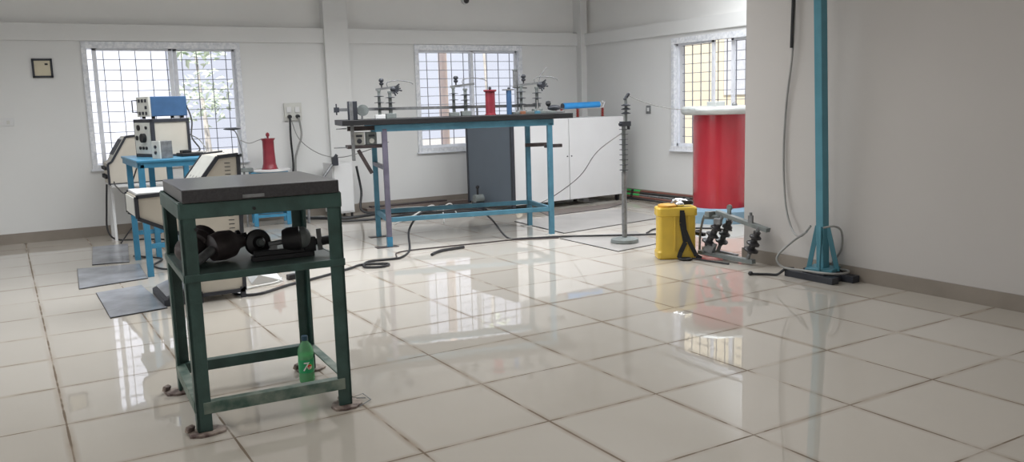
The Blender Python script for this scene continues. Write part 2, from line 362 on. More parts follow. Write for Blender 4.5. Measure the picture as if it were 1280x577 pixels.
# ------------------------------------------------------------------ wall things
t = thing('wall_plaque', 'square cream plaque in dark frame on the left wall', 'picture', (.475, BY, 1.79))
MB().bb(-.095, .095, -.014, 0, .0, .20).build('plaque_board', PICB, t)
m = MB(); m.bb(-.10, -.078, -.024, 0, 0, .205).bb(.078, .10, -.024, 0, 0, .205).bb(-.10, .10, -.024, 0, 0, .022).bb(-.10, .10, -.024, 0, .183, .205); m.build('frame', TRIM, t, .003)
MB().bb(.025, .055, -.02, -.012, .135, .155).build('dark_patch', BLACK, t)
t = thing('light_switch', 'pale switch plate at the left edge of the back wall', 'switch', (.06, BY, 1.28))
MB().bb(-.10, .09, -.01, 0, 0, .085).build('plate', WHITE, t, .003); MB().bb(.02, .05, -.016, -.008, .02, .06).build('rocker', PANEL, t)
t = thing('socket_board', 'white socket board on back wall with black plugs and cables', 'socket', (3.2, BY, 1.23))
MB().bb(-.11, .11, -.03, 0, 0, .22).build('plate', PANEL, t, .004)
for u in (-.055, .05):
    MB().bb(u-.03, u+.03, -.045, -.028, .10, .17).build('socket', WHITE, t, .003)
    MB().cyl((u, -.07, .05), (u, -.02, .05), .024).build('plug', BLACK, t)
tag(MB().tube([(3.14, 10.67, 1.27), (3.13, 10.66, 1.0), (3.14, 10.66, .7), (3.12, 10.66, .4), (3.15, 10.6, .05), (3.3, 10.5, .008)], .013).build('plug_cable', CABLE), 'thick black cable falling straight from the left plug of the socket board', 'cable')
tag(MB().tube([(3.25, 10.67, 1.27), (3.27, 10.66, 1.05), (3.2, 10.655, .85), (3.17, 10.66, .72), (3.17, 10.66, .35), (3.22, 10.6, .04), (3.45, 10.5, .008)], .013).build('plug_cable', CABLEG), 'dark grey cable curving down from the right plug of the socket board', 'cable')
tag(MB().tube([(3.15, 10.67, 1.25), (3.22, 10.6, 1.0), (3.4, 10.45, .82), (3.62, 10.3, .76), (3.85, 10.1, .82), (4.0, 9.6, .95)], .006).build('sagging_wire', CABLEG), 'thin grey wire sagging from the socket board towards the meter bracket', 'wire')
t = thing('security_camera', 'small dome camera high on the upper back wall', 'camera', (5.75, BY+.08, 2.74))
MB().cyl((0, 0, .06), (0, -.05, .06), .055).build('mount', WHITE, t); MB().sph((0, -.06, .05), .038).build('lens_dome', BLACKG, t)
t = thing('wall_switch', 'small grey switch plate on the wall left of the far right window', 'switch', (FX, 9.2, 1.17))
MB().bb(-.012, 0, -.045, .045, 0, .11).build('plate', STEEL, t, .003); MB().bb(-.018, -.01, -.02, .02, .03, .08).build('rocker', WHITE, t)

# ------------------------------------------------------------------ green table in front
gt = thing('steel_table', 'dark green angle-iron table with thick black stone top and a shelf', 'table', (.60, 3.69, 0), R(-3))
GW, GD, L6 = .68, .70, .062
def angle_leg(x, y, sx, sy2):
    m = MB(); t_ = .014
    m.bb(x, x+sx*L6, y, y+sy2*t_, .012, 1.0); m.bb(x, x+sx*t_, y, y+sy2*L6, .012, 1.0); return m
for x, y, sx, s2 in ((0, 0, 1, 1), (GW, 0, -1, 1), (0, GD, 1, -1), (GW, GD, -1, -1)):
    angle_leg(x, y, sx, s2).build('leg', GREEN, gt, .003)
m = MB()
m.bb(.001, GW-.001, -.004, .012, .93, .995).bb(.001, GW-.001, GD-.012, GD+.004, .93, .995).bb(-.004, .012, 0, GD, .93, .995).bb(GW-.012, GW+.004, 0, GD, .93, .995)
m.build('top_frame', GREEN, gt, .003)
MB().bb(.014, GW-.008, -.012, GD-.01, .996, 1.052).build('stone_top', GRAN, gt, .004)
MB().bb(.255, .345, -.0175, -.013, 1.003, 1.017).build('name_plate', STEEL, gt, .001)
for x in (.06, .30): MB().cyl((x, .003, .885 if x < .1 else .955), (x, -.012, .885 if x < .1 else .955), .007, n=10).build('bolt', BLACK, gt)
MB().bb(.004, GW-.004, .0, GD, .684, .694).build('shelf', SHELF, gt, .002)
m = MB(); m.bb(.0, GW, -.006, .006, .664, .696).bb(0, GW, GD-.006, GD+.004, .664, .696).bb(-.005, .006, 0, GD, .664, .696).bb(GW-.006, GW+.005, 0, GD, .664, .696); m.build('shelf_frame', GREEN, gt, .002)
MB().bb(.03, GW-.03, -.004, .04, .135, .141).bb(.03, GW-.03, -.006, .0, .09, .141).build('bottom_rail', GREENW, gt, .002, label='worn front bottom rail, paint scraped to grey')
MB().bb(.03, GW-.03, GD-.04, GD+.004, .135, .141).bb(.03, GW-.03, GD-.046, GD-.04, .09, .141).build('bottom_rail', GREEN, gt, .002)
for x in (0, GW): 
    s = 1 if x == 0 else -1
    MB().bb(x, x+s*.04, .03, GD-.03, .135, .141).bb(x-s*.003, x+s*.003, .03, GD-.03, .09, .141).build('bottom_rail', GREENW, gt, .002)
def foot_pad(x, y, label, seed):
    rd = random.Random(seed); t = thing('foot_pad', label, 'packing piece', (x, y, 0), rd.random())
    m = MB(); n = 9; pts = [((.07+.025*rd.random())*math.cos(2*math.pi*i/n), (.055+.02*rd.random())*math.sin(2*math.pi*i/n)) for i in range(n)]
    m.prism(pts, 0, .011, 'xy'); m.build('packing_pad', FILTH, t, .002)
    MB().box((-.055 if seed != 2 else .05, .035, .022), (.04, .022, .028), rz=.5, rx=.4).build('torn_flap', FILTH, t, .004)
foot_pad(.635, 3.71, 'crumpled dirty pad under the front left foot of the green table', 1)
foot_pad(1.255, 3.68, 'round dirty pad under the front right foot of the green table', 2)
foot_pad(.645, 4.36, 'dirty pad under the rear left foot of the green table', 3)
foot_pad(1.29, 4.33, 'dark brown scrap under the rear right foot of the green table', 4)
tag(MB().tube([(1.30, 3.62, .006), (1.37, 3.66, .012), (1.37, 3.76, .012), (1.30, 3.74, .01), (1.36, 3.70, .01)], .0025, n=6, smooth=1).build('bent_wire', STEEL), 'bent wire frame on floor at the front right foot of the green table', 'wire')

# bottle
b = thing('drink_bottle', 'green plastic soda bottle with dark cap on floor under the green table', 'bottle', (1.214, 4.13, 0), R(-16))
body = [(.004, .006), (.030, .0), (.037, .006), (.0385, .02), (.038, .05), (.0385, .055), (.0385, .125), (.038, .13), (.0405, .15), (.038, .172), (.028, .195), (.017, .210), (.0135, .216), (.0135, .224)]
MB().lathe(body, n=32).build('bottle_body', PET, b)
MB().lathe([(.0, .008), (.033, .009), (.0362, .02), (.0362, .145), (.0, .146)], n=28).build('drink', LIQ, b)
MB().lathe([(.0390, .056), (.0393, .058), (.0393, .122), (.0390, .124)], n=32).build('bottle_label', LABG, b)
MB().lathe([(.0, .217), (.016, .217), (.016, .238), (.015, .241), (.0, .241)], n=20).build('cap', CAPB, b)
def wrap_text(txt, size, zc, uc, m, parent, name, rad=.0400, sheart=0):
    cu = bpy.data.curves.new(name, 'FONT'); cu.body = txt; cu.size = size; cu.align_x = 'CENTER'; cu.align_y = 'CENTER'; cu.resolution_u = 3; cu.offset = .0006; cu.shear = sheart
    tmp = bpy.data.objects.new('tmp', cu); COL.objects.link(tmp); bpy.context.view_layer.update()
    me = bpy.data.meshes.new_from_object(tmp.evaluated_get(bpy.context.evaluated_depsgraph_get())); bpy.data.objects.remove(tmp)
    q = bmesh.new(); q.from_mesh(me); bmesh.ops.triangulate(q, faces=q.faces); bmesh.ops.subdivide_edges(q, edges=q.edges, cuts=4, use_grid_fill=True); q.to_mesh(me); q.free()
    for v in me.vertices:
        a = (v.co.x+uc)/rad; v.co = Vector((rad*math.sin(a), -rad*math.cos(a), zc+v.co.y))
    me.materials.append(m); o = bpy.data.objects.new(name, me); COL.objects.link(o); o.parent = parent; return o
wrap_text('7', .062, .088, -.007, LWHT, b, 'number_seven', sheart=.2)
wrap_text('UP', .018, .082, .016, LWHT, b, 'label_text', .0409)
def wrap_disc(u0, z0, rr, m, name, rad):
    q = MB(); n = 20; c = []
    for i in range(n):
        a = 2*math.pi*i/n; u = (u0+rr*math.cos(a))/rad; c.append(q.b.verts.new((rad*math.sin(u), -rad*math.cos(u), z0+rr*math.sin(a))))
    f0 = q.b.faces.new(c); bmesh.ops.poke(q.b, faces=[f0]); bmesh.ops.subdivide_edges(q.b, edges=q.b.edges, cuts=2)
    for v in q.b.verts:
        h = math.hypot(v.co.x, v.co.y); v.co.x *= rad/h; v.co.y *= rad/h
    return q.build(name, m, b)
wrap_disc(.0165, .088, .0135, LYEL, 'yellow_spot', .0399); wrap_disc(.016, .089, .0108, LRED, 'red_spot', .0404)

# shelf contents
def bell(m, p, ax, rmax, h):
    m.lathe([(rmax*.25, 0), (rmax*.3, h*.1), (rmax*.85, h*.22), (rmax, h*.42), (rmax*.92, h*.62), (rmax*.5, h*.8), (rmax*.32, h*.9), (rmax*.35, h), (0, h)], p, ax, 28)
SZ = .694
def gpos(u, v, z=SZ):
    a = R(-3); return (.60+u*math.cos(a)-v*math.sin(a), 3.69+u*math.sin(a)+v*math.cos(a), z)
t = thing('insulator_cluster', 'heap of dark brown ceramic insulators at the left of the green shelf', 'insulator', gpos(.145, .30), R(-3))
MB().lathe([(.03, -.06), (.07, -.05), (.078, -.02), (.05, 0), (.07, .01), (.078, .04), (.05, .06), (.02, .07)], (-.03, .06, .078), (.5, .8, .2)).build('insulator', DBROWN, t)
MB().lathe([(.025, -.09), (.06, -.07), (.068, -.02), (.062, .03), (.035, .06), (.03, .085)], (.075, -.0, .072), (1, .35, .1)).build('insulator', DBROWN, t)
MB().sph((-.08, .0, .065), .06, (1.1, 1, 1.0)).build('insulator', DBROWN, t)
MB().tube([(.05, .02, .07), (0, -.06, .06), (-.06, -.13, .035), (-.10, -.16, .018)], .021, n=12).build('clevis_rod', STEEL, t)
MB().tube([(-.1, -.02, .07), (-.10, -.09, .05), (-.12, -.15, .018)], .018, n=12).build('clevis_rod', STEEL, t)
MB().lathe([(.008, 0), (.03, .005), (.03, .02), (.012, .03), (.012, .05), (.0, .052)], (.13, .05, .095), (1, 0, .15)).build('end_cap', BLACK, t)
t = thing('disc_insulator', 'round dark disc insulator standing on edge in the middle of the shelf', 'insulator', gpos(.368, .31), R(-3))
MB().lathe([(.012, -.075), (.02, -.06), (.022, -.045), (.05, -.03), (.061, -.012), (.0625, .0), (.057, .01), (.03, .014), (.024, .03), (.018, .035), (0, .036)], (0, .01, .064), (.15, -1, .1), 36).build('disc', BLACKG, t)
MB().cyl((.003, -.028, .069), (.006, -.048, .071), .02, .013).build('metal_cap', GREYP, t)
t = thing('isolator_switch', 'dark isolator switch with round insulator and metal rod at right of the shelf', 'switch', gpos(.47, .19), R(-3))
MB().bb(-.16, .12, -.03, .02, .0, .022).bb(-.15, .13, -.025, .01, .022, .045).build('base_channel', BLACK, t, .003)
MB().lathe([(.012, -.05), (.045, -.045), (.055, -.02), (.055, .03), (.04, .045), (.02, .05)], (.03, .0, .085), (1, -.25, .05), 28).build('insulator', BLACKG, t)
MB().sph((.07, -.01, .088), .054, (.75, .9, .95)).build('grey_dome', GREYP, t, label='pale grey dome')
MB().cyl((-.08, 0, .07), (-.02, 0, .075), .012).box((-.06, 0, .055), (.03, .02, .03)).build('linkage', STEEL, t)
MB().box((.10, -.02, .06), (.055, .03, .06)).build('clamp_block', BLACK, t, .004)
MB().cyl((.11, -.01, .062), (.20, -.02, .068), .016).cyl((.155, -.015, .064), (.205, -.02, .068), .021).build('arm_sleeve', BLACK, t)
MB().cyl((.20, -.02, .068), (.245, -.025, .071), .013).build('rod', STEEL, t)
MB().box((.145, -.03, .075), (.022, .005, .10), ry=-.05).build('thin_plate', STEEL, t)

# ------------------------------------------------------------------ far left: mats
def slab(name, pts, z0, z1, m, label, cat, group=None):
    o = MB().prism(pts, z0, z1, 'xy').build(name, m, None, .002, smooth=False); tag(o, label, cat, group); return o
def mat_thing(pts, label, surf=MATM, edge=BLACK, z=.008):
    cx_ = sum(p[0] for p in pts)/len(pts); cy_ = sum(p[1] for p in pts)/len(pts)
    t = thing('floor_mat', label, 'mat', (cx_, cy_, 0))
    L = [(p[0]-cx_, p[1]-cy_) for p in pts]
    MB().prism(L, 0, z*.8, 'xy').build('mat_edge', edge, t, smooth=False)
    k = .985; MB().prism([(a*k, b_*k) for a, b_ in L], z*.8, z, 'xy').build('mat_surface', surf, t, smooth=False)
mat_thing([(.521, 6.266), (.90, 6.34), (.86, 7.34), (.52, 7.25)], 'black rubber mat with painted glare in front of the control desk, nearest of three')
mat_thing([(.42, 7.5), (.95, 7.62), (.985, 8.42), (.48, 8.53)], 'wide black rubber mat with painted glare beside the blue table, middle of three')
mat_thing([(.614, 8.66), (.925, 8.60), (1.06, 9.84), (.72, 9.86)], 'small black rubber mat with painted glare near the wall, farthest of three')

# console on white table by window
t = thing('white_table', 'white thin-legged table under the left window', 'table', (.97, 9.95, 0))
MB().bb(0, .80, 0, .6, .60, .63).build('tabletop', WHITE, t, .004)
for x in (.02, .78):
    for y in (.25, .58): MB().bb(x-.014, x+.014, y-.014, y+.014, 0, .60).build('leg', WHITE, t)
t = thing('control_console', 'beige sloping control console with black edges on the white table', 'instrument', (.96, 10.05, .63))
prof = [(0, 0), (0, .22), (.04, .24), (.20, .50), (.30, .51), (.62, .51), (.62, 0)]
MB().prism(prof, .0, .45).build('case', BEIGE, t, .004)
m = MB()
for a, c in zip(prof, prof[1:]+prof[:1]): m.bar((a[0], -.004, a[1]), (c[0], -.004, c[1]), .022, .022, up=(0, 1, 0))
m.build('edge_trim', TRIM, t)
for i in range(4):
    MB().cyl((-.03, .07+.1*i, .08), (.0, .07+.1*i, .08), .022).build('knob', BLACK, t); MB().cyl((-.03, .07+.1*i, .17), (.0, .07+.1*i, .17), .018).build('knob', BLACK, t)
MB().bar((.06, .225, .285), (.185, .225, .485), .34, .012).build('sloped_panel', PANEL, t)
for i in range(3): MB().bar((.07, .10+.12*i, .31), (.17, .10+.12*i, .47), .05, .02).build('meter', TRIM, t)
# blue table with instruments
bt = thing('blue_table', 'blue steel table carrying oscilloscope and beige instrument by left window', 'table', (0, 0, 0))
MB().bb(.95, 1.54, 7.67, 8.72, .965, .985).build('tabletop', BLUE, bt, .004)
m = MB(); m.bb(.96, 1.53, 7.68, 7.70, .92, .966).bb(.96, 1.53, 8.69, 8.71, .92, .966).bb(.96, .98, 7.68, 8.7, .92, .966).bb(1.51, 1.53, 7.68, 8.7, .92, .966); m.build('top_frame', BLUE, bt)
for (x, y) in ((.985, 7.70), (1.51, 7.70), (1.01, 8.68), (1.2, 8.68), (1.36, 8.68), (1.51, 8.68)): MB().bb(x-.025, x+.025, y-.02, y+.02, 0, .95).build('leg', BLUE, bt, .003)
for y in (7.69, 8.67): MB().bb(1.0, 1.5, y, y+.02, .24, .28).build('stretcher', BLUE, bt)
t = thing('instrument_case', 'beige instrument with black frame and dial panel on the blue table', 'instrument', (1.15, 8.12, .985), R(17))
bw, bd, bh = .36, .34, .335
MB().bb(.012, bw-.01, .01, bd, .015, bh-.01).build('case', BEIGE, t)
m = MB()
for y in (0, bd-.02):
    m.bb(0, .035, y, y+.02, 0, bh).bb(bw-.025, bw, y, y+.02, 0, bh).bb(0, bw, y, y+.02, bh-.03, bh).bb(0, bw, y, y+.02, 0, .02)
m.bb(0, .02, 0, bd, bh-.03, bh).bb(0, .02, 0, bd, 0, .03)
m.build('edge_frame', TRIM, t, .003)
MB().bb(-.004, .012, .02, bd-.02, .03, bh-.03).build('front_panel', PANEL, t)
MB().cyl((-.035, .13, .17), (0, .13, .17), .04).build('dial', BLACK, t)
for (y, z, rr) in ((.23, .26, .025), (.10, .08, .014), (.16, .08, .014), (.22, .08, .014), (.27, .17, .02), (.08, .26, .014)): MB().cyl((-.016, y, z), (0, y, z), rr, n=14).build('knob', BLACK, t)
t = thing('oscilloscope', 'blue boxed oscilloscope with front handle stacked on the beige instrument', 'oscilloscope', (1.155, 8.14, 1.322), R(14))
MB().bb(.012, .34, 0, .27, .02, .195).build('case', BLUEI, t, .006)
MB().bb(-.006, .014, 0, .27, .02, .195).build('front_panel', PANEL, t, .004)
MB().tube([(-.006, .25, .06), (-.05, .25, .06), (-.05, .25, .165), (-.006, .25, .165)], .006, smooth=1).build('handle', TRIM, t)
for (y, z) in ((.06, .16), (.13, .16), (.20, .16), (.06, .10), (.06, .05), (.13, .05), (.2, .05)): MB().bb(-.012, -.004, y-.018, y+.018, z-.014, z+.014).build('control', TRIM, t)
for (x, y) in ((.04, .03), (.3, .03), (.04, .24), (.3, .24)): MB().cyl((x, y, 0), (x, y, .022), .016, n=12).build('rubber_foot', BLACK, t)
MB().cyl((.33, .1, .10), (.38, .1, .10), .02).build('rear_knob', BLACK, t)
t = thing('power_supply', 'small silver grey power unit in front of the beige instrument', 'instrument', (1.16, 7.80, .985), R(20))
MB().bb(.008, .115, 0, .13, .0, .15).build('case', STEEL, t, .003); MB().bb(-.004, .01, 0, .13, .0, .15).build('front_panel', PANEL, t, .002)
for z in (.05, .10): MB().cyl((-.014, .06, z), (0, .06, z), .014, n=12).build('knob', TRIM, t)
t = thing('keypad_unit', 'flat black unit with cables at right end of the blue table', 'device', (1.36, 7.95, .985), R(8))
MB().bb(0, .19, 0, .16, 0, .03).build('case', BLACK, t, .005); MB().bb(.02, .09, .03, .12, .03, .055).build('raised_block', BLACK, t, .004)
tag(MB().tube([(1.42, 8.42, 1.43), (1.50, 8.40, 1.44), (1.53, 8.3, 1.30), (1.50, 8.2, 1.15), (1.54, 8.1, 1.05), (1.52, 8.05, 1.015)], .007).build('lead', CABLE), 'black lead hanging behind the oscilloscope to the flat unit', 'cable')
tag(MB().tube([(1.43, 8.42, 1.41), (1.5, 8.45, 1.2), (1.58, 8.3, 1.12), (1.60, 8.1, 1.02), (1.50, 8.0, 1.02)], .005).build('lead', CABLEG), 'thin grey lead looping at the right end of the blue table', 'cable')
tag(MB().tube([(1.00, 10.0, .66), (1.0, 9.8, .62), (1.03, 9.2, .60), (1.1, 8.78, .90), (1.13, 8.72, 1.0), (1.15, 8.52, 1.0)], .007).build('lead', CABLE), 'black lead running from the sloping console down to the blue table', 'cable')
tag(MB().tube([(.95, 10.25, .62), (.93, 10.3, .35), (.92, 10.3, .12), (1.0, 10.2, .012), (1.3, 10.0, .01), (1.5, 9.7, .01), (1.2, 9.5, .01), (1.4, 9.3, .01)], .010).build('floor_cable', CABLE), 'black cable dropping beside the white table leg to the floor', 'cable')
tag(MB().tube([(1.0, 9.9, .01), (1.15, 10.2, .12), (1.3, 10.3, .25), (1.45, 10.1, .1), (1.3, 9.6, .01), (1.6, 9.2, .01)], .008).build('floor_cable', CABLE), 'tangled black cable on the floor under the white table', 'cable')
tag(MB().tube([(1.0, 8.9, .01), (1.2, 8.55, .01), (1.08, 8.2, .01), (1.18, 7.9, .01), (1.6, 7.8, .01), (1.9, 8.2, .01)], .008).build('floor_cable', CABLE), 'black cable curling on the floor between the blue table legs', 'cable')

# control desk
ct = thing('control_desk', 'beige control desk with charcoal edges and sloping meter panel', 'control desk', (0, 6.38, 0))
prof = [(.765, .65), (.765, .80), (1.15, .815), (1.33, 1.045), (1.475, 1.055), (1.45, .055), (1.12, .055), (1.12, .475)]
CDD = .50
MB().prism(prof, 0.0, CDD).build('case', BEIGE, ct, .004)
m = MB()
for yy in (-.003, CDD+.003):
    for a, c in zip(prof, prof[1:]+prof[:1]): m.bar((a[0], yy, a[1]), (c[0], yy, c[1]), .026, .026, up=(0, 1, 0))
    m.bar((1.12, yy, .475), (1.46, yy, .475), .03, .022, up=(0, 1, 0)); m.bb(1.42, 1.456, yy-.013, yy+.013, 0, .08); m.bb(1.12, 1.15, yy-.013, yy+.013, 0, .08)
m.build('edge_trim', TRIM, ct)
MB().bb(.752, .768, .03, CDD-.03, .665, .79).build('front_panel', PANEL, ct)
MB().bb(.775, 1.14, .02, CDD-.02, .806, .822).build('writing_surface', WHITE, ct)
MB().bar((1.16, CDD/2, .832), (1.325, CDD/2, 1.043), CDD-.04, .012).build('sloped_panel', PANEL, ct)
for i in range(4): MB().bar((1.20, .07+.105*i, .89), (1.28, .07+.105*i, .99), .018, .004).build('slot_meter', TRIM, ct)
for i in range(4): MB().bar((1.176, .07+.105*i, .858), (1.188, .07+.105*i, .872), .02, .03).build('knob', BLACK, ct)
for k in range(6): MB().bb(1.375, 1.415, -.004, .002, .86+.027*k, .865+.027*k).build('louvre', TRIM, ct)
for k in range(5): MB().bb(1.375, 1.415, -.004, .002, .52+.03*k, .525+.03*k).build('louvre', TRIM, ct)
t = thing('foot_rest', 'dark grey sloped footrest at the base of the control desk', 'footrest', (.89, 6.40, 0))
MB().prism([(0, 0), (0, .045), (.20, .12), (.20, 0)], 0, .55).build('wedge', TRIM, t, .004)
MB().bar((.025, .275, .061), (.195, .275, .125), .49, .012).build('tread', MATM, t)
t = thing('cable_ramp', 'pale bent metal sheet on the floor right of the control desk', 'metal sheet', (1.60, 6.78, 0), R(-8))
MB().prism([(0, 0), (.0, .012), (.06, .075), (.24, .012), (.24, 0)], 0, .36).build('bent_sheet', WHITE, t)
tag(MB().box((1.945, 6.80, .022), (.11, .05, .044), rz=.25).build('dark_block', BLACK, None, .003), 'short black block on the floor beside the pale bent sheet', 'block')

# stool with red cylinder
st = thing('blue_stool', 'small blue steel stool by the back wall under the red tube', 'stool', (2.75, 10.40, 0), R(-10))
for x in (-.19, .19):
    for y in (-.19, .19): MB().bb(x-.025, x+.025, y-.02, y+.02, 0, .64).build('leg', BLUE, st, .003)
MB().bb(-.21, .21, -.21, .21, .62, .645).build('seat', BLUE, st, .003)
for z in (.10, .19): 
    m = MB(); m.bb(-.19, .19, -.20, -.18, z, z+.035).bb(-.19, .19, .18, .20, z, z+.035).bb(-.20, -.18, -.19, .19, z, z+.035).bb(.18, .20, -.19, .19, z, z+.035); m.build('stretcher', BLUE, st)
t = thing('red_tube', 'dark red flared tube with small knob on white disc on the blue stool', 'high voltage tube', (2.76, 10.35, .645))
MB().lathe([(.24, 0), (.245, .012), (.23, .022), (0, .022)], n=36).build('disc_base', WHITE, t)
MB().lathe([(.10, .022), (.09, .035), (.075, .09), (.068, .25), (.068, .36), (.085, .385), (.085, .39), (0, .39)], n=32).build('tube_body', REDD, t)
MB().lathe([(.012, .39), (.012, .41), (.022, .42), (.022, .445), (.008, .46), (0, .46)], n=16).build('knob', REDD, t)
t = thing('disc_electrode', 'thin dark disc on a slender rod standing left of the red tube', 'electrode', (2.44, 10.3, .0))
MB().cyl((.0, 0, 0), (.0, 0, .72), .012).build('stand_rod', STEEL, t)
MB().bb(-.08, .10, -.05, .05, .655, .70).build('terminal_box', GREYP, t, .006)
MB().tube([(.0, 0, .70), (-.01, 0, .9), (-.06, 0, 1.12), (-.13, 0, 1.16)], .006).build('rod', STEEL, t)
MB().sph((-.10, 0, 1.165), .10, (1, 1, .14)).build('disc', TRIM, t)
tag(MB().tube([(2.42, 10.28, 1.03), (2.52, 10.28, .99), (2.64, 10.32, 1.02), (2.74, 10.35, 1.04)], .005).build('link_wire', CABLEG), 'thin wire joining the disc rod to the red tube', 'wire')
# white box by pillar
t = thing('floor_box', 'white steel box standing on the floor at the pillar', 'cabinet', (3.50, 10.26, 0))
MB().bb(0, .27, 0, .34, .06, .69).build('body', WHITE, t, .004); MB().bb(.02, .25, -.012, 0, .08, .67).build('door', WHITE, t, .003)
for x in (.03, .24):
    for y in (.03, .31): MB().cyl((x, y, 0), (x, y, .06), .015, n=10).build('foot', BLACK, t)
t = thing('leaning_rod', 'grey rod with dark clamp end leaning against the white box', 'rod', (3.12, 10.1, 0))
MB().tube([(0, 0, .0), (.02, .02, .3), (.36, .08, .68)], .018, smooth=1).build('rod', STEEL, t)
MB().box((.40, .085, .72), (.07, .05, .10)).cyl((.38, .085, .74), (.43, .085, .80), .02).build('clamp', TRIM, t)

# ------------------------------------------------------------------ big blue test table
A = R(-13.5); BO = (4.11, 7.93)
def bl(u, v, z=0): return (BO[0]+u*math.cos(A)-v*math.sin(A), BO[1]+u*math.sin(A)+v*math.cos(A), z)
tb = thing('test_table', 'long dusty blue steel test table with black plank top', 'table', bl(0, 0), A)
HW, HD, TH = .85, .36, 1.20
for x in (-HW, HW):
    for y in (-HD, HD):
        if x < 0 and y < 0:
            lg = MB().bb(x-.025, x+.025, y-.025, y+.025, .10, 1.16).build('leg', PURP, tb, .003, label='purple-grey front left leg'); MB().bb(x-.027, x+.027, y-.027, y+.027, 0, .10).build('blue_foot', BLUE, lg)
        else: MB().bb(x-.025, x+.025, y-.025, y+.025, 0, 1.16).build('leg', BLUED, tb, .003)
m = MB(); m.bb(-HW-.09, HW+.04, -HD-.025, -HD+.02, 1.13, 1.195).bb(-HW-.09, HW+.04, HD-.02, HD+.025, 1.13, 1.195).bb(-HW-.025, -HW+.02, -HD, HD, 1.13, 1.195).bb(HW-.02, HW+.025, -HD, HD, 1.13, 1.195); m.build('top_frame', BLUED, tb, .003)
m = MB(); m.bb(-HW, HW, -HD-.018, -HD+.018, .245, .29).bb(-HW, HW, HD-.018, HD+.018, .245, .29).bb(-HW-.018, -HW+.018, -HD, HD, .245, .29).bb(HW-.018, HW+.018, -HD, HD, .245, .29); m.build('bottom_rail', BLUED, tb, .003)
MB().bb(-1.25, 1.09, -.42, .30, 1.197, 1.25).build('plank_top', BLACK, tb, .004)
MB().bb(HW-.05, 1.10, .27, .31, .885, .925).build('wooden_batten', DWOOD, tb, .003)
MB().bb(HW-.04, 1.0, -.33, -.29, .90, .935).build('wooden_batten', DWOOD, tb, .003)
MB().bb(-HW-.025, -HW+.015, -.37, .34, .76, .80).build('side_brace', PURP, tb, .003)
for (x, y, w_, d_) in ((-HW-.03, -HD, .22, .10), (HW, -HD, .10, .12), (-HW, HD, .20, .10), (HW, HD, .18, .1)):
    p = bl(x, y); tag(MB().box((p[0], p[1], .002), (w_, d_, .004), rz=A+.1).build('floor_plate', DWOOD if x < 0 else PAPER),
        {(-1, -1): 'thin dark plate under the front left leg of the long blue table', (1, -1): 'paper scrap under the front right leg of the long blue table',
         (-1, 1): 'thin dark plate under the rear left leg of the long blue table', (1, 1): 'paper scrap under the rear right leg of the long blue table'}[(-1 if x < 0 else 1, -1 if y < 0 else 1)], 'plate')
# pieces of the meter bracket
br = thing('meter_bracket', 'dark wooden bracket with upright post at left end of the long blue table', 'bracket', bl(0, 0), A)
MB().bb(-1.19, -.80, -.28, -.24, 1.145, 1.19).bb(-1.20, -.84, -.32, -.10, .975, 1.005).build('shelf_bar', DWOOD, br, .003)
MB().bb(-1.165, -1.135, -.34, -.30, .86, 1.43).build('upright_post', STEEL, br, .002)
MB().bar((-1.10, -.3, .96), (-.98, -.3, .73), .035, .03, up=(0, 1, 0)).build('diagonal_brace', DWOOD, br)
MB().bb(-1.17, -1.08, -.25, -.18, 1.25, 1.43).build('grey_block', TRIM, br, .004); MB().cyl((-1.02, -.2, 1.34), (-1.02, -.14, 1.34), .055).build('round_gauge', GREYP, br)
MB().cyl((-1.20, -.3, 1.17), (-1.30, -.3, 1.17), .006, n=8).cyl((-1.18, -.3, .99), (-1.33, -.3, .99), .006, n=8).build('pin', STEEL, br)
for u, lab in ((-1.085, 'left'), (-.965, 'right')):
    t = thing('voltmeter', 'small grey meter box on the table-end bracket, %s of two' % lab, 'meter', bl(u, -.26, 1.005), A)
    MB().bb(-.05, .05, -.04, .06, 0, .125).build('case', GREYP if lab == 'right' else PANEL, t, .004)
    MB().cyl((0, -.052, .04), (0, -.04, .04), .024).build('dial', PANEL if lab == 'right' else TRIM, t); MB().bb(-.03, .03, -.046, -.04, .08, .10).build('scale_window', TRIM, t)
t = thing('long_bar', 'long grey metal bar running over the blue table behind the apparatus', 'bar', bl(0, 0), A)
MB().bar((-1.25, 0.05, 1.35), (.9, .05, 1.335), .025, .03).build('bar', STEEL, t)
MB().box((-1.25, .05, 1.35), (.05, .045, .05)).cyl((-1.25, .05, 1.30), (-1.25, .05, 1.41), .007).build('end_clamp', TRIM, t)
for u in (-1.0, .2, .85): MB().cyl((u, .05, 1.25), (u, .05, 1.345), .01, n=10).build('bar_support', STEEL, t)

